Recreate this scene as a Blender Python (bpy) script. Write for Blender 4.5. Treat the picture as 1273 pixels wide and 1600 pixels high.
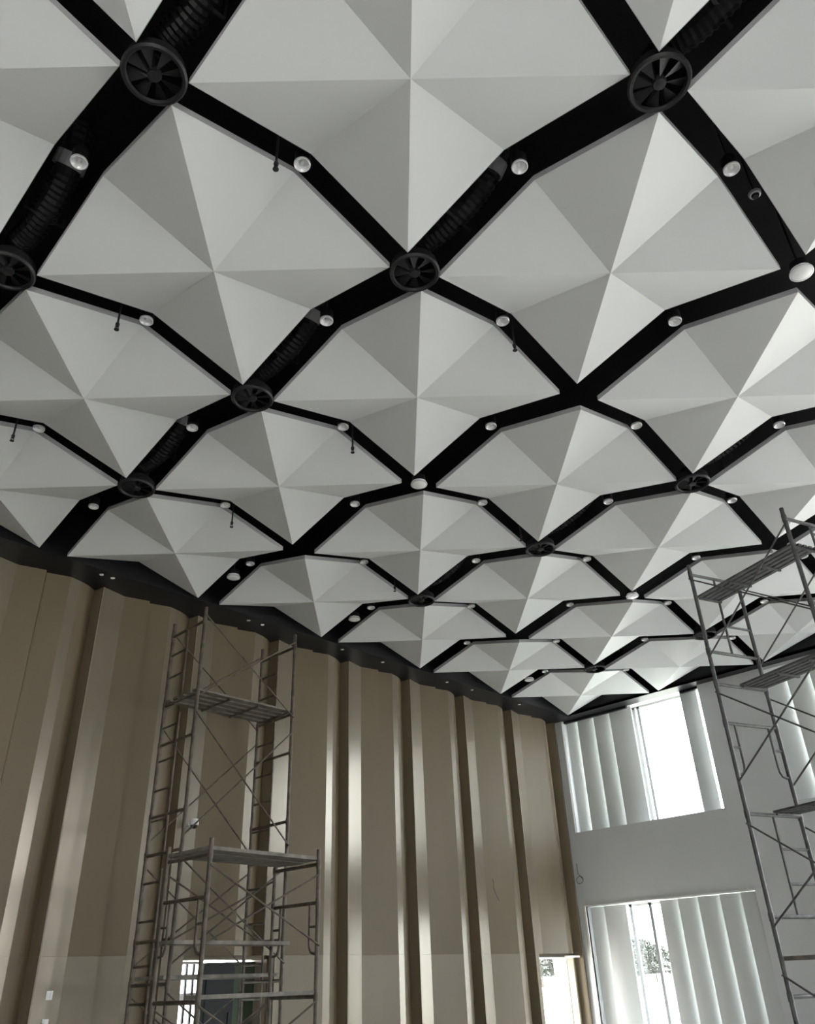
import bpy, bmesh, math, random
from mathutils import Vector, Matrix

random.seed(7)
for o in list(bpy.data.objects):
    bpy.data.objects.remove(o)
scene = bpy.context.scene
C = scene.collection

# ------------------------------------------------------------------ frame
# plan units: one unit = one ceiling-panel pitch.  x runs along the beige
# wall towards the window wall, y away from the beige wall, z down from the
# ceiling plane.  W() turns plan units into metres.
U = 2.75
HC = 2.70 * U


def W(x, y, z=0.0):
    return Vector((x * U, -y * U, HC - z * U))


# ------------------------------------------------------------------ camera
cam_d = bpy.data.cameras.new('camera')
cam = bpy.data.objects.new('camera', cam_d)
C.objects.link(cam)
RR = [[0.7021409, 0.7112560, 0.0333614], [0.3417721, -0.3777546, 0.8605192], [0.6246519, -0.5928037, -0.5083244]]
right = Vector((RR[0][0], -RR[0][1], -RR[0][2]))
down = Vector((RR[1][0], -RR[1][1], -RR[1][2]))
fwd = Vector((RR[2][0], -RR[2][1], -RR[2][2]))
m = Matrix.Identity(4)
for r in range(3):
    m[r][0] = right[r]
    m[r][1] = -down[r]
    m[r][2] = -fwd[r]
cp = W(-0.9623, 1.7804, 2.1199)
for r in range(3):
    m[r][3] = cp[r]
cam.matrix_world = m
cam_d.sensor_fit = 'HORIZONTAL'
cam_d.sensor_width = 36.0
cam_d.lens = 1250.1 / 1273.0 * 36.0
cam_d.clip_end = 1500
scene.camera = cam

# ------------------------------------------------------------------ sky, light, exposure
wd = bpy.data.worlds.new('overcast_sky')
scene.world = wd
wd.use_nodes = True
nt = wd.node_tree
bg = nt.nodes['Background']
bg.inputs[0].default_value = (0.93, 0.97, 1.0, 1)
bg.inputs[1].default_value = 1.0

sun_d = bpy.data.lights.new('sun', 'SUN')
sun = bpy.data.objects.new('sun', sun_d)
C.objects.link(sun)
sun_d.energy = 4.0
sun_d.angle = math.radians(12)
sun_d.color = (1.0, 0.98, 0.95)
sun.rotation_euler = (0, math.radians(-30), 0)

scene.view_settings.view_transform = 'Standard'
scene.view_settings.look = 'None'
scene.view_settings.gamma = 1.0
scene.view_settings.use_curve_mapping = False
scene.view_settings.exposure = 3.92

scene.cycles.use_denoising = True
scene.cycles.max_bounces = 10
scene.cycles.diffuse_bounces = 7
scene.cycles.transparent_max_bounces = 12
scene.cycles.sample_clamp_indirect = 8.0


# ------------------------------------------------------------------ materials
def mat(name, col, rough=0.6, metal=0.0, noise=0.0, scale=8.0, bump=0.0, spec=0.5, stretch=None):
    mt = bpy.data.materials.new(name)
    mt.use_nodes = True
    n = mt.node_tree
    b = n.nodes['Principled BSDF']
    b.inputs['Base Color'].default_value = (*col, 1)
    b.inputs['Roughness'].default_value = rough
    b.inputs['Metallic'].default_value = metal
    b.inputs['Specular IOR Level'].default_value = spec
    if noise or bump:
        tc = n.nodes.new('ShaderNodeTexCoord')
        mp = n.nodes.new('ShaderNodeMapping')
        if stretch:
            mp.inputs['Scale'].default_value = stretch
        nz = n.nodes.new('ShaderNodeTexNoise')
        nz.inputs['Scale'].default_value = scale
        nz.inputs['Detail'].default_value = 6
        n.links.new(tc.outputs['Object'], mp.inputs[0])
        n.links.new(mp.outputs[0], nz.inputs['Vector'])
        if noise:
            cr = n.nodes.new('ShaderNodeValToRGB')
            cr.color_ramp.elements[0].position = 0.3
            cr.color_ramp.elements[1].position = 0.7
            cr.color_ramp.elements[0].color = (*[max(0, c * (1 - noise)) for c in col], 1)
            cr.color_ramp.elements[1].color = (*[min(1, c * (1 + noise)) for c in col], 1)
            n.links.new(nz.outputs['Fac'], cr.inputs[0])
            n.links.new(cr.outputs[0], b.inputs['Base Color'])
        if bump:
            bp = n.nodes.new('ShaderNodeBump')
            bp.inputs['Strength'].default_value = bump
            bp.inputs['Distance'].default_value = 0.01
            n.links.new(nz.outputs['Fac'], bp.inputs['Height'])
            n.links.new(bp.outputs[0], b.inputs['Normal'])
    return mt


M = {}
M['panel'] = mat('white_perforated_metal', (0.69, 0.70, 0.705), 0.55, noise=0.025, scale=0.7)
M['rim'] = mat('panel_rim_grey', (0.42, 0.42, 0.43), 0.5)
M['black'] = mat('black_paint', (0.008, 0.008, 0.010), 0.75, spec=0.2, noise=0.2, scale=3)
M['soffit'] = mat('black_soffit_paint', (0.009, 0.0095, 0.012), 0.45, spec=0.3, noise=0.15, scale=2)
M['blackmetal'] = mat('black_metal', (0.012, 0.012, 0.014), 0.5, spec=0.35)
M['duct'] = mat('black_flexible_duct', (0.006, 0.006, 0.007), 0.5, spec=0.25)
M['foil'] = mat('dull_grey_foil', (0.34, 0.34, 0.35), 0.5, metal=0.4)
M['chrome'] = mat('polished_trim', (0.85, 0.85, 0.86), 0.25, metal=0.3)
M['lens'] = mat('downlight_reflector', (0.75, 0.75, 0.76), 0.3, metal=0.15)
M['whitedisc'] = mat('white_diffuser_disc', (0.85, 0.85, 0.86), 0.4)
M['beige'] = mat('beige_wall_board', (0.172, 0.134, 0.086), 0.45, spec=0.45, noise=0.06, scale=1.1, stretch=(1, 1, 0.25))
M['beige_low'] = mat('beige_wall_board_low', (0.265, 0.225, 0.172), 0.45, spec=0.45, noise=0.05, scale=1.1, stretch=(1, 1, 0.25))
M['strip'] = mat('satin_champagne_strip', (0.20, 0.168, 0.126), 0.26, metal=0.2, spec=0.9, noise=0.05, scale=1.1, stretch=(1, 1, 0.25))
M['strip'].node_tree.nodes['Principled BSDF'].inputs['Specular Tint'].default_value = (1.0, 0.92, 0.82, 1)
M['backing'] = mat('wall_backing', (0.30, 0.25, 0.19), 0.8)
M['grey_wall'] = mat('grey_plaster', (0.55, 0.56, 0.565), 0.7, noise=0.03, scale=0.8)
M['trim'] = mat('white_trim', (0.78, 0.77, 0.75), 0.4)
M['blade'] = mat('grey_louvre_blade', (0.60, 0.61, 0.60), 0.45)
M['mullion'] = mat('aluminium_mullion', (0.25, 0.255, 0.26), 0.4, metal=0.3)
M['steel'] = mat('weathered_scaffold_steel', (0.10, 0.082, 0.062), 0.5, metal=0.25, noise=0.45, scale=9)
M['steel_r'] = mat('grey_scaffold_steel', (0.10, 0.10, 0.10), 0.5, metal=0.25, noise=0.35, scale=9)
M['plank'] = mat('dusty_scaffold_plank', (0.17, 0.155, 0.13), 0.7, noise=0.4, scale=6)
M['floor'] = mat('dusty_concrete', (0.52, 0.50, 0.46), 0.7, noise=0.10, scale=0.6)
M['ground'] = mat('pale_dusty_ground', (0.35, 0.35, 0.32), 0.9, noise=0.3, scale=0.2)
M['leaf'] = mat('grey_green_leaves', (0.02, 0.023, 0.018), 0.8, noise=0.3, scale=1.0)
M['bark'] = mat('bark', (0.07, 0.06, 0.05), 0.9)
M['plastic'] = mat('white_plastic', (0.80, 0.79, 0.76), 0.35)
M['dark'] = mat('dark_lens', (0.01, 0.01, 0.012), 0.15)
M['slate'] = mat('dark_slate_plastic', (0.04, 0.043, 0.045), 0.6, spec=0.15, noise=0.1, scale=3)
M['green'] = mat('dark_green_sheet', (0.045, 0.065, 0.035), 0.6, noise=0.15, scale=3)
M['cable'] = mat('dark_cable', (0.03, 0.028, 0.025), 0.5)


def glass():
    mt = bpy.data.materials.new('window_glass')
    mt.use_nodes = True
    n = mt.node_tree
    n.nodes.clear()
    out = n.nodes.new('ShaderNodeOutputMaterial')
    mx = n.nodes.new('ShaderNodeMixShader')
    tr = n.nodes.new('ShaderNodeBsdfTransparent')
    tr.inputs[0].default_value = (0.93, 0.95, 0.95, 1)
    gl = n.nodes.new('ShaderNodeBsdfGlossy')
    gl.inputs['Roughness'].default_value = 0.02
    mx.inputs[0].default_value = 0.06
    n.links.new(tr.outputs[0], mx.inputs[1])
    n.links.new(gl.outputs[0], mx.inputs[2])
    n.links.new(mx.outputs[0], out.inputs[0])
    return mt


M['glass'] = glass()


# ------------------------------------------------------------------ mesh helpers
class MB:
    """collects geometry and links it as one mesh object"""

    def __init__(self):
        self.v, self.f = [], []

    def add(self, vs, fs):
        b = len(self.v)
        self.v += [Vector(p) for p in vs]
        self.f += [tuple(b + i for i in f) for f in fs]
        return self

    def box(self, lo, hi):
        x0, y0, z0 = [min(a, b) for a, b in zip(lo, hi)]
        x1, y1, z1 = [max(a, b) for a, b in zip(lo, hi)]
        return self.add([(x0, y0, z0), (x1, y0, z0), (x1, y1, z0), (x0, y1, z0),
                         (x0, y0, z1), (x1, y0, z1), (x1, y1, z1), (x0, y1, z1)],
                        [(0, 3, 2, 1), (4, 5, 6, 7), (0, 1, 5, 4), (1, 2, 6, 5), (2, 3, 7, 6), (3, 0, 4, 7)])

    def beam(self, a, b, w, h, up=Vector((0, 0, 1))):
        """rectangular bar from a to b"""
        a, b = Vector(a), Vector(b)
        d = (b - a).normalized()
        s = d.cross(up).normalized()
        if s.length < 1e-6:
            s = Vector((1, 0, 0))
        t = s.cross(d).normalized()
        vs = []
        for p in (a, b):
            for su, sv in ((-1, -1), (1, -1), (1, 1), (-1, 1)):
                vs.append(p + s * su * w / 2 + t * sv * h / 2)
        return self.add(vs, [(0, 3, 2, 1), (4, 5, 6, 7), (0, 1, 5, 4), (1, 2, 6, 5), (2, 3, 7, 6), (3, 0, 4, 7)])

    def tube(self, pts, r, n=8, radii=None):
        pts = [Vector(p) for p in pts]
        vs, fs = [], []
        k = len(pts)
        prev = None
        for i, p in enumerate(pts):
            d = (pts[min(i + 1, k - 1)] - pts[max(i - 1, 0)]).normalized()
            ref = prev if prev is not None else (Vector((0, 0, 1)) if abs(d.z) < 0.9 else Vector((1, 0, 0)))
            s = d.cross(ref)
            if s.length < 1e-5:
                s = d.cross(Vector((0, 1, 0)))
            s.normalize()
            t = s.cross(d).normalized()
            prev = t
            rr = radii[i] if radii else r
            for q in range(n):
                a = 2 * math.pi * q / n
                vs.append(p + s * math.cos(a) * rr + t * math.sin(a) * rr)
        for i in range(k - 1):
            for q in range(n):
                fs.append((i * n + q, i * n + (q + 1) % n, (i + 1) * n + (q + 1) % n, (i + 1) * n + q))
        fs.append(tuple(range(n - 1, -1, -1)))
        fs.append(tuple((k - 1) * n + q for q in range(n)))
        return self.add(vs, fs)

    def lathe(self, prof, n=20, cx=0, cy=0, cap=False):
        """prof: (radius, z) list turned about the z axis"""
        vs, fs = [], []
        for r, z in prof:
            for q in range(n):
                a = 2 * math.pi * q / n
                vs.append((cx + r * math.cos(a), cy + r * math.sin(a), z))
        for i in range(len(prof) - 1):
            for q in range(n):
                fs.append((i * n + q, i * n + (q + 1) % n, (i + 1) * n + (q + 1) % n, (i + 1) * n + q))
        if cap:
            fs.append(tuple(range(n)))
            fs.append(tuple((len(prof) - 1) * n + q for q in range(n)))
        return self.add(vs, fs)

    def mesh(self, name, material, smooth=False, origin=None):
        me = bpy.data.meshes.new(name)
        o = Vector(origin) if origin is not None else Vector((0, 0, 0))
        me.from_pydata([p - o for p in self.v], [], self.f)
        bm = bmesh.new()
        bm.from_mesh(me)
        bmesh.ops.recalc_face_normals(bm, faces=bm.faces)
        bm.to_mesh(me)
        bm.free()
        me.materials.append(material)
        if smooth:
            for p in me.polygons:
                p.use_smooth = True
            try:
                me.set_sharp_from_angle(angle=math.radians(40))
            except Exception:
                pass
        return me

    def build(self, name, material, parent=None, smooth=False, origin=None):
        """vertices are in world space; with a parent or origin they are re-based on it"""
        if parent is not None and origin is None:
            org = abs_loc(parent)
        else:
            org = Vector(origin) if origin is not None else Vector((0, 0, 0))
        return put(name, self.mesh(name, material, smooth, org), parent, None if parent is not None else org)


def abs_loc(o):
    p = Vector(o.location)
    while o.parent is not None:
        o = o.parent
        p += Vector(o.location)
    return p


def put(name, me, parent=None, loc=None):
    o = bpy.data.objects.new(name, me)
    C.objects.link(o)
    if parent is not None:
        o.parent = parent
    if loc is not None:
        o.location = loc
    return o


def tag(o, label, cat, group=None, kind=None):
    if label:
        o['label'] = label
    if cat:
        o['category'] = cat
    if group:
        o['group'] = group
    if kind:
        o['kind'] = kind
    return o


def struct(o):
    o['kind'] = 'structure'
    return o


def thing(name, label, cat, loc=(0, 0, 0), group=None, rz=0.0):
    o = bpy.data.objects.new(name, None)
    C.objects.link(o)
    o.empty_display_size = 0.2
    o.location = loc
    o.rotation_euler = (0, 0, rz)
    return tag(o, label, cat, group)


ORD = ['zeroth', 'first', 'second', 'third', 'fourth', 'fifth', 'sixth', 'seventh', 'eighth', 'ninth', 'tenth']


def seen(p, margin=0.0):
    """True when a world point falls inside the photograph's frame"""
    d = Vector(p) - cp
    z = d.dot(fwd)
    if z <= 0.1:
        return False
    x = 636.5 + 1250.1 * d.dot(right) / z
    y = 800 + 1250.1 * d.dot(down) / z
    return -margin < x < 1273 + margin and -margin < y < 1600 + margin


# ------------------------------------------------------------------ room shell
AY = 0.9417
HU, HV = 0.4206, 0.4256          # half panel sizes
HM = 0.1103                      # how far panel edges rise at their middles
YW, XW = -2.585, 5.56            # beige wall face line, window wall face
YB, XE = 4.35, -3.7              # walls behind the camera
ZF = 2.70
ZP = -0.36                       # plenum slab


def B(mb, a, b):
    return mb.box(W(*a), W(*b))


fl = struct(B(MB(), (XE - .2, YW - .3, ZF), (XW + .35, YB + .2, ZF + .08)).build('floor', M['floor']))

ceiling = struct(B(MB(), (XE - .1, YW - .2, ZP - .06), (XW + .3, YB + .1, ZP)).build('ceiling', M['black']))

# black border soffit between the outer panels and the walls
sof = MB()
B(sof, (XE, YW - .12, -.03), (XW + .05, -2.345, -.004))
B(sof, (XE, -2.345, -.30), (XW, -2.34, -.004))
sof.build('soffit', M['soffit'], ceiling)
sof = MB()
B(sof, (5.455, -2.345, -.03), (XW + .05, YB, -.004))
B(sof, (5.455, -2.34, -.30), (5.46, YB, -.004))
sof.build('soffit', M['soffit'], ceiling)

# ---- ceiling panels: folded star plates, corners and centre low, edge middles high
T = 0.012
cor = {'T': (-HU, HV), 'R': (HU, HV), 'B': (HU, -HV), 'L': (-HU, -HV)}
mid = {'NE': (0, HV), 'SE': (HU, 0), 'SW': (0, -HV), 'NW': (-HU, 0)}
ringk = ['T', 'NE', 'R', 'SE', 'B', 'SW', 'L', 'NW']


def loc3(k):
    if k in cor:
        x, y = cor[k]
        return Vector((x * U, -y * U, 0))
    x, y = mid[k]
    return Vector((x * U, -y * U, HM * U))


facet_me = []
for k in range(8):
    a, b = loc3(ringk[k]), loc3(ringk[(k + 1) % 8])
    c = Vector((0, 0, -0.005))
    up = Vector((0, 0, T))
    mb = MB()
    mb.add([c, a, b, c + up, a + up, b + up], [(0, 1, 2), (5, 4, 3), (0, 3, 4, 1), (1, 4, 5, 2), (2, 5, 3, 0)])
    facet_me.append(mb.mesh('facet', M['panel']))
mb = MB()
RH, RT = 0.062, 0.008
vs, fs = [], []
for k in ringk:
    p = loc3(k)
    s = 1.004
    vs += [Vector((p.x * s, p.y * s, p.z - 0.002)), Vector((p.x * s, p.y * s, p.z + RH)),
           Vector((p.x * .985, p.y * .985, p.z + RH)), Vector((p.x * .985, p.y * .985, p.z + T + .002))]
for k in range(8):
    n = (k + 1) % 8
    for e in range(4):
        fs.append((k * 4 + e, n * 4 + e, n * 4 + (e + 1) % 4, k * 4 + (e + 1) % 4))
mb.add(vs, fs)
rim_me = mb.mesh('ceiling_panel', M['rim'])

panels = {}
for i in range(-3, 6):
    for j in range(-2, 5):
        x, y = i, j * AY
        vis = any(seen(W(x + sx * HU, y + sy * HV), 160) for sx in (-1, 0, 1) for sy in (-1, 0, 1))
        if not vis:
            continue
        p = put('ceiling_panel', rim_me, ceiling, W(x, y, 0))
        panels[(i, j)] = p
        for k in range(8):
            put('facet', facet_me[k], p)

# ---- beige wall: folded boards, one bay repeats every 0.658
X0, BAY = 0.920, 0.658
PROF = [(0.0, 0.034), (0.16, -0.008), (0.31, 0.030), (0.322, 0.0), (0.455, 0.036), (0.525, 0.017), (0.580, -0.006), (0.622, -0.034), (0.642, -0.048), (0.658, 0.034)]
ZS = 1.945
OPEN = [(1.735, 2.345, 1.95), (4.935, 5.475, 1.968)]     # doorways x0, x1, head z


def cuts(x0, x1):
    """pieces of [x0, x1] that are clear of the doorways"""
    out = [(x0, x1)]
    for a, b, _ in OPEN:
        nxt = []
        for s, e in out:
            if e <= a or s >= b:
                nxt.append((s, e))
            else:
                if s < a - .01:
                    nxt.append((s, a))
                if e > b + .01:
                    nxt.append((b, e))
        out = nxt
    return out


wl = MB()
ops = sorted(OPEN)
xs = XE
YK0, YK1 = YW - .066, YW - .215
for a, b, h in ops:
    B(wl, (xs, YK0, ZP), (a, YK1, ZF))
    B(wl, (a, YK0, ZP), (b, YK1, h))
    xs = b
B(wl, (xs, YK0, ZP), (XW + .3, YK1, ZF))
wall_left = struct(wl.build('wall_left', M['backing']))


def board(name, xa, ya, xb, yb, z0, z1, material):
    """one folded board standing on the wall between two plan points"""
    a, b = W(xa, ya, z1), W(xb, yb, z1)
    hgt = (z1 - z0) * U
    d = (b - a)
    nrm = Vector((-d.y, d.x, 0)).normalized()
    if nrm.y < 0:
        nrm = -nrm                        # towards the outside (world +Y)
    t = nrm * 0.02
    up = Vector((0, 0, hgt))
    mb = MB()
    mb.add([a, b, b + t, a + t, a + up, b + up, b + t + up, a + t + up],
           [(0, 3, 2, 1), (4, 5, 6, 7), (0, 1, 5, 4), (1, 2, 6, 5), (2, 3, 7, 6), (3, 0, 4, 7)])
    mb.build(name, material, wall_left)


for k in range(-3, 8):
    xb = X0 + BAY * k
    for s in range(len(PROF) - 1):
        (p0, d0), (p1, d1) = PROF[s], PROF[s + 1]
        xa, xc = xb + p0, xb + p1
        if xa > XW:
            continue
        f = lambda x: YW + d0 + (d1 - d0) * (x - xa) / (xc - xa)
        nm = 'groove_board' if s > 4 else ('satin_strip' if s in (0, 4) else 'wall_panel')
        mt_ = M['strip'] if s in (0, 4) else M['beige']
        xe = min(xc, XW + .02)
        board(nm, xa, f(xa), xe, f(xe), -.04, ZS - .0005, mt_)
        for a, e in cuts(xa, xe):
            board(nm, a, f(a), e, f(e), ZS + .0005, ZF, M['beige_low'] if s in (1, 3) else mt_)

# ---- window wall
HOLES = [(-2.478, -1.08, -.02, 1.0), (-2.482, -.985, 1.595, 2.60),
         (-.53, .62, .02, 1.03), (1.25, 2.15, .05, 2.6), (2.25, 3.15, .05, 2.6), (3.25, 4.22, .05, 2.6)]  # the tall openings are unseen, added and sized to bring daylight onto the ceiling
XO = XW + .27


def holed_wall(mb, ys, zs, holes, cell):
    for a in range(len(ys) - 1):
        for b in range(len(zs) - 1):
            ym, zm = (ys[a] + ys[a + 1]) / 2, (zs[b] + zs[b + 1]) / 2
            if any(h[0] < ym < h[1] and h[2] < zm < h[3] for h in holes):
                continue
            cell(mb, ys[a], ys[a + 1], zs[b], zs[b + 1])


mb = MB()
ys = sorted({YW - .16, YB} | {h[0] for h in HOLES} | {h[1] for h in HOLES})
zs = sorted({ZP, ZF} | {h[2] for h in HOLES} | {h[3] for h in HOLES})
holed_wall(mb, ys, zs, HOLES, lambda m_, a, b, c, d: B(m_, (XW, a, c), (XO, b, d)))
wall_right = struct(mb.build('wall_right', M['grey_wall']))

# ---- wall behind the camera with an unseen opening added for fill daylight, and the end wall
HB = [(x, x + 1.35, .25, 2.55) for x in (-3.5,)]
mb = MB()
xs_ = sorted({XE, XO} | {h[0] for h in HB} | {h[1] for h in HB})
zs = sorted({ZP, ZF, .25, 2.55})
holed_wall(mb, xs_, zs, HB, lambda m_, a, b, c, d: B(m_, (a, YB, c), (b, YB + .12, d)))
struct(mb.build('wall_back', M['grey_wall']))
mb = MB()
B(mb, (XE - .12, YW - .16, ZP), (XE, YB + .12, ZF))
struct(mb.build('wall_end', M['grey_wall']))

# ------------------------------------------------------------------ windows of the window wall
XC = -0.9623
YCAM = 1.7804


def yat(y, X):
    """slide a point seen at y on the wall plane x=5.55 along the sight line to depth X"""
    return YCAM + (y - YCAM) * (X - XC) / (5.55 - XC)


def blade(parent, ya, yb, z0, z1):
    """curved louvre blade: room edge at ya, outer edge at yb"""
    n = 7
    pts = []
    for k in range(n):
        t = k / (n - 1)
        x = 5.626 + (5.676 - 5.626) * t - .014 * math.sin(math.pi * t)
        y = ya + (yb - ya) * t
        pts.append((x, y))
    mb_ = MB()
    vs_, fs_ = [], []
    for side in (0, 1):
        for (x, y) in pts:
            for z in (z0, z1):
                vs_.append(W(x + side * .012, y, z))
    for k in range(n - 1):
        a = 2 * k
        fs_.append((a, a + 2, a + 3, a + 1))
        c = 2 * n + 2 * k
        fs_.append((c, c + 1, c + 3, c + 2))
        fs_.append((a, c, c + 2, a + 2))
        fs_.append((a + 1, a + 3, c + 3, c + 1))
    fs_.append((0, 1, 2 * n + 1, 2 * n))
    e = 2 * (n - 1)
    fs_.append((e, 2 * n + e, 2 * n + e + 1, e + 1))
    mb_.add(vs_, fs_)
    return mb_.build('louvre_blade', M['blade'], parent, smooth=True)


def window(name, y0, y1, z0, z1, mulls, blades):
    fr = MB()
    t = .018
    XG = 5.775
    for (a, b, c, d) in ((y0, y0 + t, z0, z1), (y1 - t, y1, z0, z1), (y0, y1, z0, z0 + t), (y0, y1, z1 - t, z1)):
        B(fr, (XG - .012, a, c), (XG + .02, b, d))
    w = struct(fr.build(name, M['trim']))
    ed = [y0 + t] + [yat(v, XG) for v in mulls] + [y1 - t]
    for v in mulls:
        yv = yat(v, XG)
        B(MB(), (XG - .012, yv - .013, z0), (XG + .018, yv + .013, z1)).build('mullion', M['mullion'], w)
    for k in range(len(ed) - 1):
        if ed[k + 1] - ed[k] > .02:
            B(MB(), (XG + .004, ed[k] + .004, z0 + t), (XG + .007, ed[k + 1] - .004, z1 - t)).build('pane', M['glass'], w)
    for a, b in blades:
        blade(w, yat(a, 5.626), yat(b, 5.676) + .02, z0 + .004, z1 - .004)
    return w


window('window_1', -2.478, -1.08, -.02, 1.0, (-1.735, -1.70, -1.655),
       [(-2.47, -2.30), (-2.303, -2.115), (-2.125, -1.945), (-1.953, -1.75), (-1.245, -1.118)])
window('window_2', -2.482, -.985, 1.595, 2.60, (-2.04, -1.86),
       [(-2.475, -2.29), (-2.297, -2.11), (-1.775, -1.61), (-1.616, -1.44), (-1.447, -1.26), (-1.266, -1.09), (-1.098, -.96)])
window('window_3', -.53, .62, .02, 1.03, (.1,),
       [(-.52 + .18 * k, -.335 + .18 * k) for k in range(6)])

# white trim round the lower window and a sill edge under the upper one
mb = MB()
B(mb, (XW - .012, -2.497, 1.588), (XW + .02, -.975, 1.595))
B(mb, (XW - .012, -2.497, 1.595), (XW + .02, -2.482, 2.6))
struct(mb.build('trim_1', M['trim']))
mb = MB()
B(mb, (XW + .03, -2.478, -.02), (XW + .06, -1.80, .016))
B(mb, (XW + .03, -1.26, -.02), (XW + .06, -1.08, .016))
struct(mb.build('blade_top_shade', M['soffit']))  # black strips added to stand in for the shade along the blade tops
mb = MB()
B(mb, (XW - .008, -2.488, 0.0), (XW + .01, -2.478, 1.0))
struct(mb.build('trim_2', M['trim']))

# ------------------------------------------------------------------ ceiling services
def from_window_wall(x):
    """rank of a wide gap (x = i + 0.5) counted from the window wall"""
    return int(round(4.5 - x)) + 1


def from_beige_wall(jh):
    """rank of a narrow gap (j + 0.5) counted from the beige wall"""
    return int(round(jh + 1.5)) + 1


# one downlight, its parts shared by every copy
DR = 0.073
dl_trim = MB().lathe([(DR * .66, .012), (DR * .70, .0), (DR * .9, -.012), (DR, -.006), (DR, .012)], 20).mesh('trim_ring', M['chrome'], True)
dl_refl = MB().lathe([(DR * .67, .008), (DR * .5, .024), (DR * .3, .032), (.0005, .034)], 20).mesh('reflector', M['lens'], True)
dl_lens = MB().lathe([(.0005, .008), (DR * .16, .010), (DR * .25, .018), (DR * .27, .034)], 14).mesh('lamp', M['whitedisc'], True)
dl_can = MB().lathe([(DR * .95, .035), (DR * .95, .13), (DR * .3, .14), (DR * .3, .16)], 16, cap=True).mesh('housing', M['blackmetal'], True)


def hanger(parent, x, y, z, r=.012):
    """rod up to the plenum slab"""
    a = W(x, y, z)
    t = W(x, y, ZP)
    mb_ = MB().tube([a + Vector((0, 0, .15)), t], r, 6)
    mb_.build('hanger_rod', M['blackmetal'], parent)


def downlight(x, j, label, group):
    z = -HM + .008
    o = thing('downlight', label, 'downlight', W(x, j * AY, z), group)
    put('trim_ring', dl_trim, o)
    put('reflector', dl_refl, o)
    put('lamp', dl_lens, o)
    put('housing', dl_can, o)
    hanger(o, x, j * AY, z)


for ii in range(4, -4, -1):                      # lights in the wide gaps
    row = [j for j in range(-2, 5) if seen(W(ii + .5, j * AY, -HM), 10)]
    for j in row:
        downlight(ii + .5, j, 'chrome downlight in the %s wide gap from the window wall, %s from the beige wall'
                  % (ORD[from_window_wall(ii + .5)], ORD[j + 3]), 'chrome downlights in the wide ceiling gaps')
for jj in range(-2, 4):                          # lights in the narrow gaps
    row = [i for i in range(5, -4, -1) if seen(W(i, (jj + .5) * AY, -HM), 10)]
    for i in row:
        downlight(i, jj + .5, 'chrome downlight in the %s narrow gap from the beige wall, %s from the window wall'
                  % (ORD[from_beige_wall(jj + .5)], ORD[6 - i]), 'chrome downlights in the narrow ceiling gaps')

# round swirl diffusers at the gap crossings
R0 = 0.085 * U
df_ring = MB().lathe([(R0 * .84, .0), (R0 * .88, -.018), (R0 * .97, -.02), (R0 * 1.03, .0), (R0 * .98, .02), (R0 * .86, .02), (R0 * .84, .0)], 32).mesh('ring', M['blackmetal'], True)
df_cone = MB().lathe([(R0 * .97, .02), (R0 * .95, .10), (R0 * .6, .16), (R0 * .55, .22)], 28).mesh('plenum_cone', M['black'], True)
df_hub = MB().lathe([(.0005, -.02), (R0 * .2, -.015), (R0 * .24, .01), (R0 * .2, .05)], 16).mesh('hub', M['blackmetal'], True)
vb = MB()
vb.add([(R0 * .2, -.012, .0), (R0 * .86, -.05, .004), (R0 * .86, .05, .045), (R0 * .2, .012, .03),
        (R0 * .2, -.012, .004), (R0 * .86, -.05, .008), (R0 * .86, .05, .049), (R0 * .2, .012, .034)],
       [(0, 1, 2, 3), (7, 6, 5, 4), (0, 4, 5, 1), (1, 5, 6, 2), (2, 6, 7, 3), (3, 7, 4, 0)])
df_vane = vb.mesh('vane', M['blackmetal'])


def ribbed(path, r, rings):
    """flexible duct: rings of slightly changing radius along a path of control points"""
    pts = []
    n = len(path) - 1
    for s in range(rings + 1):
        t = s / rings * n
        k = min(int(t), n - 1)
        f = t - k
        p0, p1 = Vector(path[max(k - 1, 0)]), Vector(path[k])
        p2, p3 = Vector(path[k + 1]), Vector(path[min(k + 2, n)])
        pts.append(.5 * ((2 * p1) + (-p0 + p2) * f + (2 * p0 - 5 * p1 + 4 * p2 - p3) * f * f + (-p0 + 3 * p1 - 3 * p2 + p3) * f ** 3))
    rad = [r * (1.0 if s % 2 else .88) for s in range(rings + 1)]
    return MB().tube(pts, r, 14, rad)


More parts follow.
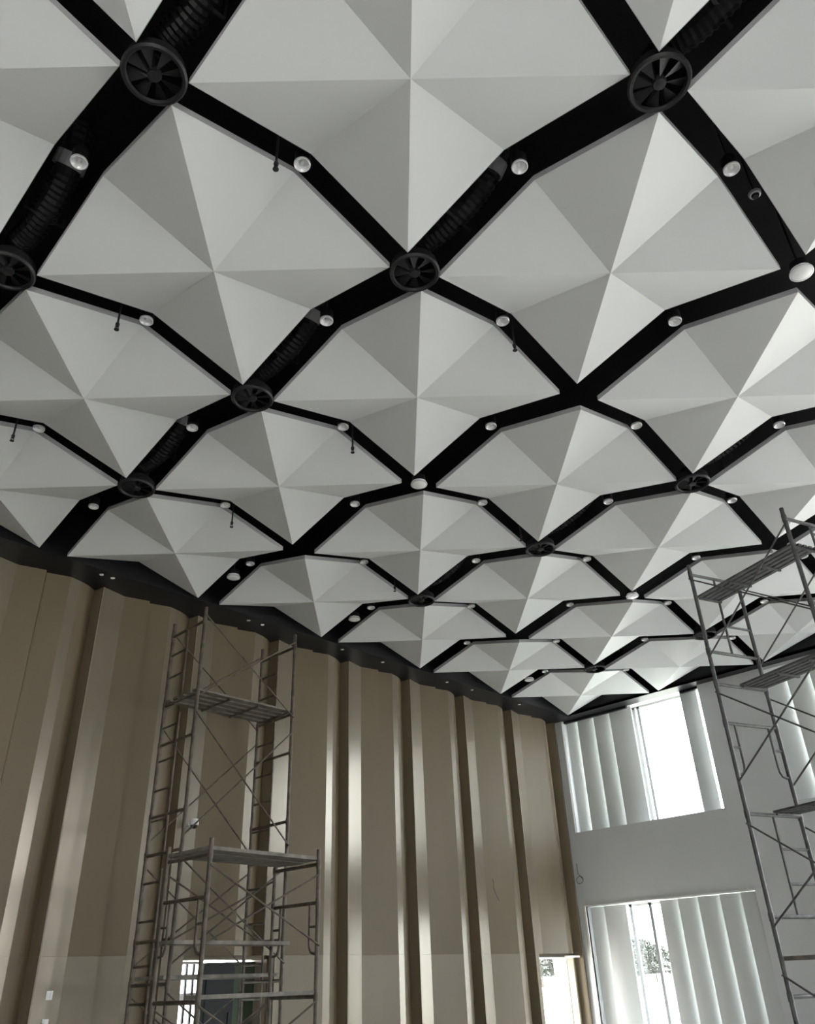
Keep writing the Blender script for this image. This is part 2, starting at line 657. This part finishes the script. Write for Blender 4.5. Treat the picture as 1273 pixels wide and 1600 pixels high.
DIFF = [(-.5, .5), (.5, 1.5), (.5, .5), (-.5, -.5), (.5, -.5), (.5, -1.5), (2.5, .5), (2.5, -.5), (2.5, -1.5), (4.5, -1.5), (4.5, -.5), (-.5, 1.5)]
for (x, jh) in DIFF:
    y = jh * AY
    if not seen(W(x, y), 60):
        continue
    a, b = ORD[from_window_wall(x)], ORD[from_beige_wall(jh)]
    o = thing('air_diffuser', 'black air diffuser, %s wide gap from window wall, %s narrow gap from beige wall' % (a, b),
              'air diffuser', W(x, y, .004), 'black air diffusers at the gap crossings')
    put('ring', df_ring, o)
    put('plenum_cone', df_cone, o)
    put('hub', df_hub, o)
    for k in range(8):
        v = put('vane', df_vane, o)
        v.rotation_euler = (0, 0, k * math.pi / 4)
    pth = [W(x, y, -.085), W(x, y + .04, -.11), W(x + .012, y + .14, -.12), W(x + .012, y + .26, -.15), W(x + .005, y + .36, -.21), W(x, y + .42, -.33)]
    d = ribbed(pth, .125, 60).build('flexible_duct', M['duct'], o)
    cl = MB().tube([W(x + .006, y + .345, -.20), W(x + .004, y + .375, -.235)], .14, 16)
    cl.build('foil_collar', M['foil'], d)
    st = MB()
    st.beam(W(x - .05, y + .2, -.10), W(x + .075, y + .2, -.10), .03, .004)
    st.beam(W(x - .05, y + .2, -.10), W(x - .05, y + .2, ZP), .02, .004, Vector((0, 1, 0)))
    st.beam(W(x + .075, y + .2, -.10), W(x + .075, y + .2, ZP), .02, .004, Vector((0, 1, 0)))
    st.build('hanger_strap', M['blackmetal'], o)

# flat white discs
wd_disc = MB().lathe([(.0005, -.012), (.085, -.012), (.098, -.004), (.10, .01), (.10, .035)], 24).mesh('face', M['whitedisc'], True)
wd_rim = MB().lathe([(.099, -.008), (.112, -.006), (.114, .01), (.10, .02)], 24).mesh('rim', M['chrome'], True)
for (x, j, z, where) in [(1.5, 1.5, -.004, 'largest white ceiling disc, at a gap crossing near the right picture edge'),
                         (1.5, -.5, -.004, 'white ceiling disc at the gap crossing in the middle of the ceiling'),
                         (3.5, -.5, -.004, 'white ceiling disc at the gap crossing left of the right scaffold'),
                         (1.5, -2.18, -.073, 'white ceiling disc in the gap above the left scaffold tops'),
                         (2.5, -2.18, -.073, 'white ceiling disc in the gap right of the left scaffold'),
                         (4.5, -2.18, -.073, 'smallest white ceiling disc, in the gap nearest the room corner')]:
    o = thing('ceiling_disc', where, 'ceiling light', W(x, j * AY, z), 'flat white discs in the ceiling gaps')
    put('face', wd_disc, o)
    put('rim', wd_rim, o)
    hb = MB().lathe([(.09, .034), (.09, .12), (.02, .14), (.02, .16)], 16, cap=True).mesh('housing', M['blackmetal'], True)
    put('housing', hb, o)
    hanger(o, x, j * AY, z)

# smoke detector in the narrow gap on the right
o = thing('smoke_detector', 'small dark smoke detector in the gap below the upper right downlight', 'smoke detector', W(1.215, 1.5 * AY, -.17))
put('base', MB().lathe([(.055, .0), (.06, .02), (.05, .03)], 18, cap=True).mesh('base', M['foil'], True), o)
put('sensor_head', MB().lathe([(.0005, -.035), (.028, -.035), (.036, -.02), (.036, .0)], 16).mesh('sensor_head', M['blackmetal'], True), o)
put('ring', MB().lathe([(.038, -.012), (.05, -.008), (.05, .002)], 18).mesh('ring', M['lens'], True), o)
MB().tube([W(1.215, 1.5 * AY, -.17) + Vector((0, 0, .02)), W(1.215, 1.5 * AY, ZP)], .01, 6).build('hanger_rod', M['blackmetal'], o)

# sprinkler heads on drop pipes
SPR = [(-.096, .5, 'thin dark sprinkler head highest in the picture, left of a downlight'),
       (-.105, -.5, 'thin dark sprinkler head near the left picture edge, upper of two'),
       (-.096, -1.5, 'thin dark sprinkler head at the left picture edge, lower of two'),
       (1.06, -.5, 'thin dark sprinkler head left of the white disc in the ceiling middle'),
       (1.05, -1.5, 'thin dark sprinkler head above the left scaffold towers'),
       (1.06, .5, 'thin dark sprinkler head right of the picture centre, upper of two'),
       (2.32, -.5, 'small dark sprinkler head right of the picture centre, lower of two'),
       (2.26, -1.5, 'smallest sprinkler head, just left of the far dark diffuser')]
for (x, jh, where) in SPR:
    y = jh * AY
    o = thing('sprinkler', where, 'sprinkler', W(x, y, 0), 'sprinkler heads hanging in the narrow ceiling gaps')
    base = W(x, y, -.012)
    MB().tube([W(x, y, ZP), base], .011, 8).build('drop_pipe', M['blackmetal'], o)
    MB().tube([base + Vector((0, 0, .03)), base + Vector((0, 0, .012)), base, base - Vector((0, 0, .025))], .02, 8, [.014, .022, .022, .016]).build('head_body', M['blackmetal'], o)
    fr = MB()
    for s in (-1, 1):
        fr.tube([base - Vector((s * .014, 0, .02)), base - Vector((s * .018, 0, .04)), base - Vector((s * .004, 0, .062))], .004, 6)
    fr.build('frame_arm', M['blackmetal'], o)
    MB().tube([base - Vector((0, 0, .062)), base - Vector((0, 0, .066))], .026, 12).build('deflector', M['blackmetal'], o)

# tiny downlights in the black border over the beige wall
sd_trim = MB().lathe([(.02, .0), (.024, -.006), (.034, -.005), (.036, .0)], 14).mesh('trim_ring', M['chrome'], True)
sd_lens = MB().lathe([(.0005, .002), (.021, .0)], 14).mesh('lamp', M['lens'], True)
BORD = [.83, .90, 1.87, 1.985, 2.70, 3.11, 3.84, 4.155, 4.80]
for k, x in enumerate(BORD):
    o = thing('border_spotlight', 'tiny spotlight in the black border above the beige wall, %s from the left' % ORD[k + 1], 'spotlight',
              W(x, -2.405, -.003), 'tiny spotlights along the black ceiling border')
    put('trim_ring', sd_trim, o)
    put('lamp', sd_lens, o)


# ------------------------------------------------------------------ scaffold towers
def tower(name, label, o, th, L, Wd, ztop, steel, bars, ladders, ulegs, braces, planks, inner=.47, ledgers=()):
    """o: plan corner, th: plan angle of the long side; the frames stand across it.
    Positions below are given as (along, across) fractions of the tower's plan."""
    c, s = math.cos(th), math.sin(th)

    def P(a, b, z):
        return W(o[0] + a * L * c + b * Wd * s, o[1] + a * L * s - b * Wd * c, z)

    root = thing(name, label, 'scaffold', P(.5, .5, ZF), 'scaffold towers')
    rp, rb, rr, rx = .029, .024, .018, .0125
    joints = sorted(set(bars))
    for a in (0, 1):
        for b in (0, 1):
            mb_ = MB()
            mb_.tube([P(a, b, ZF - .01), P(a, b, ztop)], rp, 10)
            for z in joints:
                if z > ztop + .05:
                    mb_.tube([P(a, b, z + .018), P(a, b, z - .018)], rp * 1.22, 10)
            p_ = mb_.build('post', steel, root, smooth=True)
            MB().lathe([(.0005, .0), (.07, .0), (.07, .012), (.03, .02), (.03, .06)], 12).build('foot_plate', steel, root, origin=(0, 0, 0)).location = P(a, b, ZF) - abs_loc(root)
    for a in (0, 1):
        for z in bars:
            MB().tube([P(a, 0, z), P(a, 1, z)], rb, 8).build('cross_bar', steel, root, smooth=True)
        for (z0, z1, rungs) in ladders:
            MB().tube([P(a, 1 - inner, z0), P(a, 1 - inner, z1)], rr, 8).build('ladder_tube', steel, root, smooth=True)
            for z in rungs:
                MB().tube([P(a, 1, z), P(a, 1 - inner, z)], rr, 8).build('rung', steel, root, smooth=True)
        for (z0, z1) in ulegs:
            for b, g in ((0, .17), (1, -.17)):
                zb = z1
                pts = [P(a, b + g, z0), P(a, b + g, zb - .05), P(a, b + g * .93, zb - .025), P(a, b + g * .72, zb - .006), P(a, b + g * .4, zb), P(a, b, zb)]
                MB().tube(pts, rr, 8).build('inner_leg', steel, root, smooth=True)
                zm = z0 + (z1 - z0) * .47
                MB().tube([P(a, b + g, zm), P(a, b, zm)], rr * .9, 8).build('rung', steel, root, smooth=True)
    for (z0, z1) in braces:
        for b in (0, 1):
            out = -.02 if b == 0 else .02
            for sgn in (0, 1):
                za, zb = (z0, z1) if sgn else (z1, z0)
                off = out * (1.0 + .7 * sgn)
                mb_ = MB().tube([P(-.004, b + off, za), P(1.004, b + off, zb)], rx, 6)
                for q, z in ((0, za), (1, zb)):
                    mb_.tube([P(q, b, z), P(q, b + off * 1.6, z)], .012, 6)
                mb_.build('cross_brace', steel, root, smooth=True)
    for pl in planks:
        z, b0, b1, kind = pl[:4]
        a0, a1 = (pl[4], pl[5]) if len(pl) > 4 else (0, 1)
        if kind == 'slat':
            n = 5
            w = (b1 - b0) * Wd * U / n
            for q in (.02, .35, .65, .98):
                MB().beam(P(a0 + q * (a1 - a0), b0 + .07 * (b1 - b0), z + .001), P(a0 + q * (a1 - a0), b1 - .07 * (b1 - b0), z + .001), .03, .025).build('deck_rib', steel, root)
            for k in range(n):
                bb = b0 + (b1 - b0) * (k + .5) / n
                MB().beam(P(a0, bb, z - .012), P(a1, bb, z - .012), w * .62, .028).build('deck_slat', M['plank'] if steel is M['steel'] else steel, root)
        else:
            n = kind
            for k in range(n):
                ba = b0 + (b1 - b0) * k / n
                bb = b0 + (b1 - b0) * (k + .94) / n
                bm_ = (ba + bb) / 2
                MB().beam(P(a0 - .01, bm_, z - .013), P(a1 + .012, bm_, z - .013 + .004 * (k % 2)), (bb - ba) * Wd * U, .045).build('deck_board', M['plank'], root)
    for (b, z, a0, a1) in ledgers:
        MB().tube([P(a0, b, z), P(a1, b, z)], .026, 8).build('ledger', steel, root, smooth=True)
    return root


# taller tower against the beige wall (corner A, long side along the wall)
tower('scaffold_tower', 'tall brown steel scaffold tower against the beige wall, slatted deck near the ceiling',
      (1.364, -2.104), 0.0, .669, .347, .149, M['steel'],
      bars=(.235, .668, .90, 1.29, 1.485, 1.893, 2.08, 2.32),
      ladders=((.235, .668, (.36, .50)), (.74, 1.485, (.80, .99, 1.15, 1.31)), (1.56, 2.32, (1.62, 1.80, 2.0, 2.16))),
      ulegs=(), braces=((.20, .69), (.78, 1.42), (1.53, 2.0), (2.12, 2.56)),
      planks=((.655, 0, 1, 'slat'), (2.065, .1, .9, 2)), inner=.5)

# lower tower standing in front of it
tower('scaffold_tower', 'shorter brown scaffold tower with a board deck, standing in front of the tall left tower',
      (1.229, -1.626), -.0395, .665, .345, 1.505, M['steel'],
      bars=(1.575, 1.752, 2.155, 2.33, 2.60), ladders=(), ulegs=((1.752, 1.975), (2.33, 2.55)),
      braces=((1.62, 1.94), (2.17, 2.52)),
      planks=((1.56, 0, 1, 3), (1.932, .62, 1.0, 1), (2.15, 0, .3, 1)))

# right tower
tower('scaffold_tower', 'dark grey scaffold tower with slatted decks in front of the window wall at right',
      (3.018, .139), math.radians(110.83), .665, .345, .165, M['steel_r'],
      bars=(.222, .668, .845, 1.046, 1.478, 1.915, 2.22, 2.56),
      ladders=((.222, .668, (.275, .505)), (1.478, 1.915, (1.628, 1.78)), (2.22, 2.56, (2.34, 2.46))),
      ulegs=((1.046, 1.295),), braces=((.25, .705), (.888, 1.335), (1.522, 1.96), (2.14, 2.5)),
      planks=((.368, .0, .52, 'slat'), (.845, .45, 1.0, 'slat'), (1.474, .48, 1.0, 'slat'), (2.09, .02, .98, 2)), inner=.52)

# ------------------------------------------------------------------ doorway behind the left scaffolds
x0, x1, zh = OPEN[0]
yb = YW - .066
fr = MB()
B(fr, (x0 - .012, yb + .01, zh - .012), (x1 + .012, yb - .14, zh + .012))
B(fr, (x0 - .012, yb + .01, zh), (x0 + .012, yb - .14, ZF))
B(fr, (x1 - .012, yb + .01, zh), (x1 + .012, yb - .14, ZF))
struct(fr.build('trim_3', M['beige']))
# glazed leaf at the left
fr = MB()
xa, xb = x0 + .02, x0 + .215
yd = yb - .10
for (a, b, c, d) in ((xa, xa + .012, zh + .015, 2.62), (xb - .012, xb, zh + .015, 2.62), (xa, xb, zh + .015, zh + .03), (xa, xb, 2.12, 2.165), (xa, xb, 2.6, 2.62)):
    B(fr, (a, yd, c), (b, yd - .018, d))
w4 = struct(fr.build('window_4', M['trim']))
for xv in (xa + .045, xa + .105, xa + .15):
    B(MB(), (xv, yd, zh + .03), (xv + .011, yd - .014, 2.6)).build('mullion', M['blackmetal'], w4)
for zv in (2.03,):
    B(MB(), (xa, yd, zv), (xb, yd - .012, zv + .008)).build('glazing_bar', M['blackmetal'], w4)
B(MB(), (xa + .01, yd - .006, zh + .03), (xb - .01, yd - .009, 2.12)).build('pane', M['glass'], w4)
B(MB(), (xa + .01, yd - .006, 2.165), (xb - .01, yd - .009, 2.6)).build('pane', M['glass'], w4)
# dark green leaf at the right
lf = MB()
B(lf, (x1 - .215, yd, zh + .02), (x1 - .015, yd - .02, ZF))
d1 = struct(lf.build('door_1', M['green']))
for k in range(2):
    B(MB(), (x1 - .20 + .095 * k, yd + .006, zh + .06), (x1 - .12 + .095 * k, yd - .002, 2.5)).build('door_panel', M['green'], d1)
B(MB(), (x1 - .205, yd + .02, 2.3), (x1 - .197, yd, 2.36)).build('handle', M['chrome'], d1)
# tall dark box with rounded top corners between them
xa, xb = x0 + .19, x0 + .40
za, rad = zh + .025, .035
prof = [(xa, ZF - .002), (xb, ZF - .002)]
for k in range(7):
    t = k / 6 * math.pi / 2
    prof.append((xb - rad + rad * math.cos(t), za + rad - rad * math.sin(t)))
for k in range(7):
    t = k / 6 * math.pi / 2
    prof.append((xa + rad - rad * math.sin(t), za + rad - rad * math.cos(t)))
n = len(prof)
bx = MB()
bx.add([W(x, yb - .025, z) for x, z in prof] + [W(x, yb - .085, z) for x, z in prof],
       [tuple(range(n)), tuple(range(2 * n - 1, n - 1, -1))] + [(k, (k + 1) % n, n + (k + 1) % n, n + k) for k in range(n)])
rt = thing('storage_locker', 'dark slate box with rounded top corners in the doorway behind the scaffolds', 'locker', W((xa + xb) / 2, yb - .05, ZF))
bx.build('body', M['slate'], rt)
B(MB(), (xa + .02, yb - .019, za + .06), (xb - .02, yb - .026, 2.3)).build('front_panel', M['slate'], rt)
B(MB(), (xb - .035, yb - .012, 2.22), (xb - .028, yb - .02, 2.28)).build('handle', M['blackmetal'], rt)

# ------------------------------------------------------------------ doorway in the room corner
x0, x1, zh = OPEN[1]
yk = YW - .215
fr = MB()
B(fr, (x1 - .15, YW + .012, zh - .010), (x1 + .035, YW - .012, zh + .004))
B(fr, (x0 - .01, YW - .02, zh - .002), (x1, yk, zh + .006))
struct(fr.build('trim_4', M['trim']))
jm = MB()
B(jm, (x1 - .006, YW - .03, zh), (x1 + .012, yk - .02, ZF))
struct(jm.build('trim_5', M['beige_low']))
jm = MB()
B(jm, (x1 - .012, YW - .098, zh), (x1 - .002, YW - .112, ZF))
struct(jm.build('trim_7', M['trim']))

# ------------------------------------------------------------------ small things on the walls
def plate(x, z, label, two):
    y = YW + PROF[0][1] + (PROF[1][1] - PROF[0][1]) * ((x - X0) / .16)
    dvec = (W(X0 + .16, YW + PROF[1][1]) - W(X0, YW + PROF[0][1])).normalized()
    nv = Vector((dvec.y, -dvec.x, 0))
    if nv.y > 0:
        nv = -nv
    c = W(x, y, z)
    o = thing('switch_plate', label, 'switch', c - Vector((0, 0, .05)), 'switch plates on the beige wall')
    h = .052
    up = Vector((0, 0, 1))

    def slab(nm, cx, cz, w_, h_, d0, d1, mt):
        mb_ = MB()
        vs_ = []
        for dd in (d0, d1):
            for sx, sz in ((-1, -1), (1, -1), (1, 1), (-1, 1)):
                vs_.append(c + dvec * (cx + sx * w_) + up * (cz + sz * h_) + nv * dd)
        mb_.add(vs_, [(0, 1, 2, 3), (7, 6, 5, 4), (0, 4, 5, 1), (1, 5, 6, 2), (2, 6, 7, 3), (3, 7, 4, 0)])
        mb_.build(nm, mt, o)
    slab('plate', 0, 0, .05, h, 0, .012, M['plastic'])
    if two:
        slab('rocker', -.018, 0, .014, .03, .012, .018, M['lens'])
        slab('rocker', .018, 0, .014, .03, .012, .018, M['lens'])
    else:
        slab('rocker', 0, 0, .03, .034, .012, .018, M['plastic'])


plate(1.012, 2.107, 'upper white switch plate with two keys on the beige wall at lower left', True)
plate(1.012, 2.222, 'lower plain white switch plate on the beige wall at the bottom left edge', False)

# wall camera behind the tall scaffold
cxp = W(1.665, YW + .012, 1.275)
o = thing('security_camera', 'small white dome camera on the beige wall behind the tall scaffold', 'camera', cxp)
MB().tube([cxp + Vector((0, 0, -.01)), cxp + Vector((0, -.10, -.01))], .045, 12).build('mount', M['plastic'], o, smooth=True)
cc = cxp + Vector((.03, -.15, -.0))
MB().lathe([(.0005, .06), (.06, .06), (.075, .04), (.075, -.03), (.06, -.035)], 18).build('body', M['plastic'], o, origin=(0, 0, 0), smooth=True).location = cc - cxp
MB().lathe([(.058, -.034), (.05, -.062), (.03, -.08), (.0005, -.086)], 16).build('lens_dome', M['dark'], o, origin=(0, 0, 0), smooth=True).location = cc - cxp


def cable(label, pts, r=.006):
    q = [Vector(p) for p in pts]
    o_ = MB().tube(q, r, 6).build('cable', M['cable'], None, smooth=True, origin=q[-1])
    tag(o_, label, 'cable')
    return o_


yw = YW + .05
cable('thin loose wire hanging from a small hole in the beige panel left of the corner',
      [W(4.402, yw - .014, 1.43), W(4.404, yw - .006, 1.45), W(4.398, yw - .004, 1.49), W(4.405, yw - .002, 1.52), W(4.425, yw, 1.55), W(4.45, yw - .002, 1.585)], .005)
lp = []
for k in range(15):
    t = k / 14 * 2 * math.pi * 1.15
    lp.append(W(XW - .012 - .004 * math.sin(t), -2.50 + .035 * math.cos(t), 1.385 + .03 * math.sin(t)))
cable('dark wire coil sticking out of the grey wall beside the room corner', [W(XW, -2.52, 1.25), W(XW - .008, -2.515, 1.33)] + lp, .007)
cable('dark cable hanging down the left jamb of the corner doorway',
      [W(4.915, yw - .02, 2.22), W(4.93, yw, 2.20), W(4.965, yw + .02, 2.25), W(4.99, yw + .03, 2.34), W(4.995, yw + .03, 2.5), W(4.99, yw + .02, ZF)], .007)

# ------------------------------------------------------------------ outside
gr = MB()
gr.box((-300, -300, -.12), (500, 500, -.10))
struct(gr.build('ground', M['ground']))


def tree(label, x, y, h, wd_, seed):
    rnd = random.Random(seed)
    o_ = thing('tree', label, 'tree', (x, y, -.10), 'trees outside the windows')
    base = Vector((x, y, -.10))
    tr = MB().tube([base, base + Vector((.1, 0, h * .3)), base + Vector((0, .1, h * .6)), base + Vector((.1, .1, h * .9))], .1, 8, [h * .03, h * .022, h * .014, h * .005])
    br = []
    for k in range(9):
        z = h * (.3 + .55 * k / 9)
        a = rnd.uniform(0, 6.28)
        l = wd_ * rnd.uniform(.5, .95) * (1 - .4 * k / 9)
        e = base + Vector((math.cos(a) * l, math.sin(a) * l, z + l * .7))
        tr.tube([base + Vector((0, 0, z)), e], .04, 5, [h * .010, h * .003])
        br.append(e)
    tr.build('trunk', M['bark'], o_)
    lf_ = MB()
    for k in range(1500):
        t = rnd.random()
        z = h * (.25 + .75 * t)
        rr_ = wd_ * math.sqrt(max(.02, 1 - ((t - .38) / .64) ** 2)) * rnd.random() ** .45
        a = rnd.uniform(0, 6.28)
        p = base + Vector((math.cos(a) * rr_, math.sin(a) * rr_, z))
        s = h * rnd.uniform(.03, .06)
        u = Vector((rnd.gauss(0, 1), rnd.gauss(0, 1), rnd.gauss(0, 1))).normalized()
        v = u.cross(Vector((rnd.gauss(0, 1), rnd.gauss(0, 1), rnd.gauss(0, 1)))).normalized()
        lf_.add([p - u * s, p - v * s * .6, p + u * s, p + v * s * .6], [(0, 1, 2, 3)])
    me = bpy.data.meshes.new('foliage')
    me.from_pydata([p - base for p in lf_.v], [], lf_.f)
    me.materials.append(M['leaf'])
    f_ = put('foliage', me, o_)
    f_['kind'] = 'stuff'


# through the lower window of the window wall, and through the corner doorway
def along(px, dist):
    d = right * ((px - 636.5) / 1250.1) + down * ((1590 - 800) / 1250.1) + fwd
    d.z = 0
    d.normalize()
    return cp.x + d.x * dist, cp.y + d.y * dist


for px, dist, h, wd_, lab, sd in [(990, 190, 6.6, 4.5, 'pale tree at the left of the lower window, beyond the glass', 1),
                                  (1012, 210, 8.6, 5.5, 'tallest tree seen through the middle pane of the lower window', 2),
                                  (1036, 230, 8.0, 5.5, 'tree at the right of the lower window, beside the grey blades', 3),
                                  (853, 230, 9.2, 6, 'tree at the left of the corner doorway view', 4),
                                  (874, 200, 9.5, 5.5, 'taller tree at the right of the corner doorway view', 5)]:
    tx, ty = along(px, dist)
    tree(lab, tx, ty, h, wd_, sd)
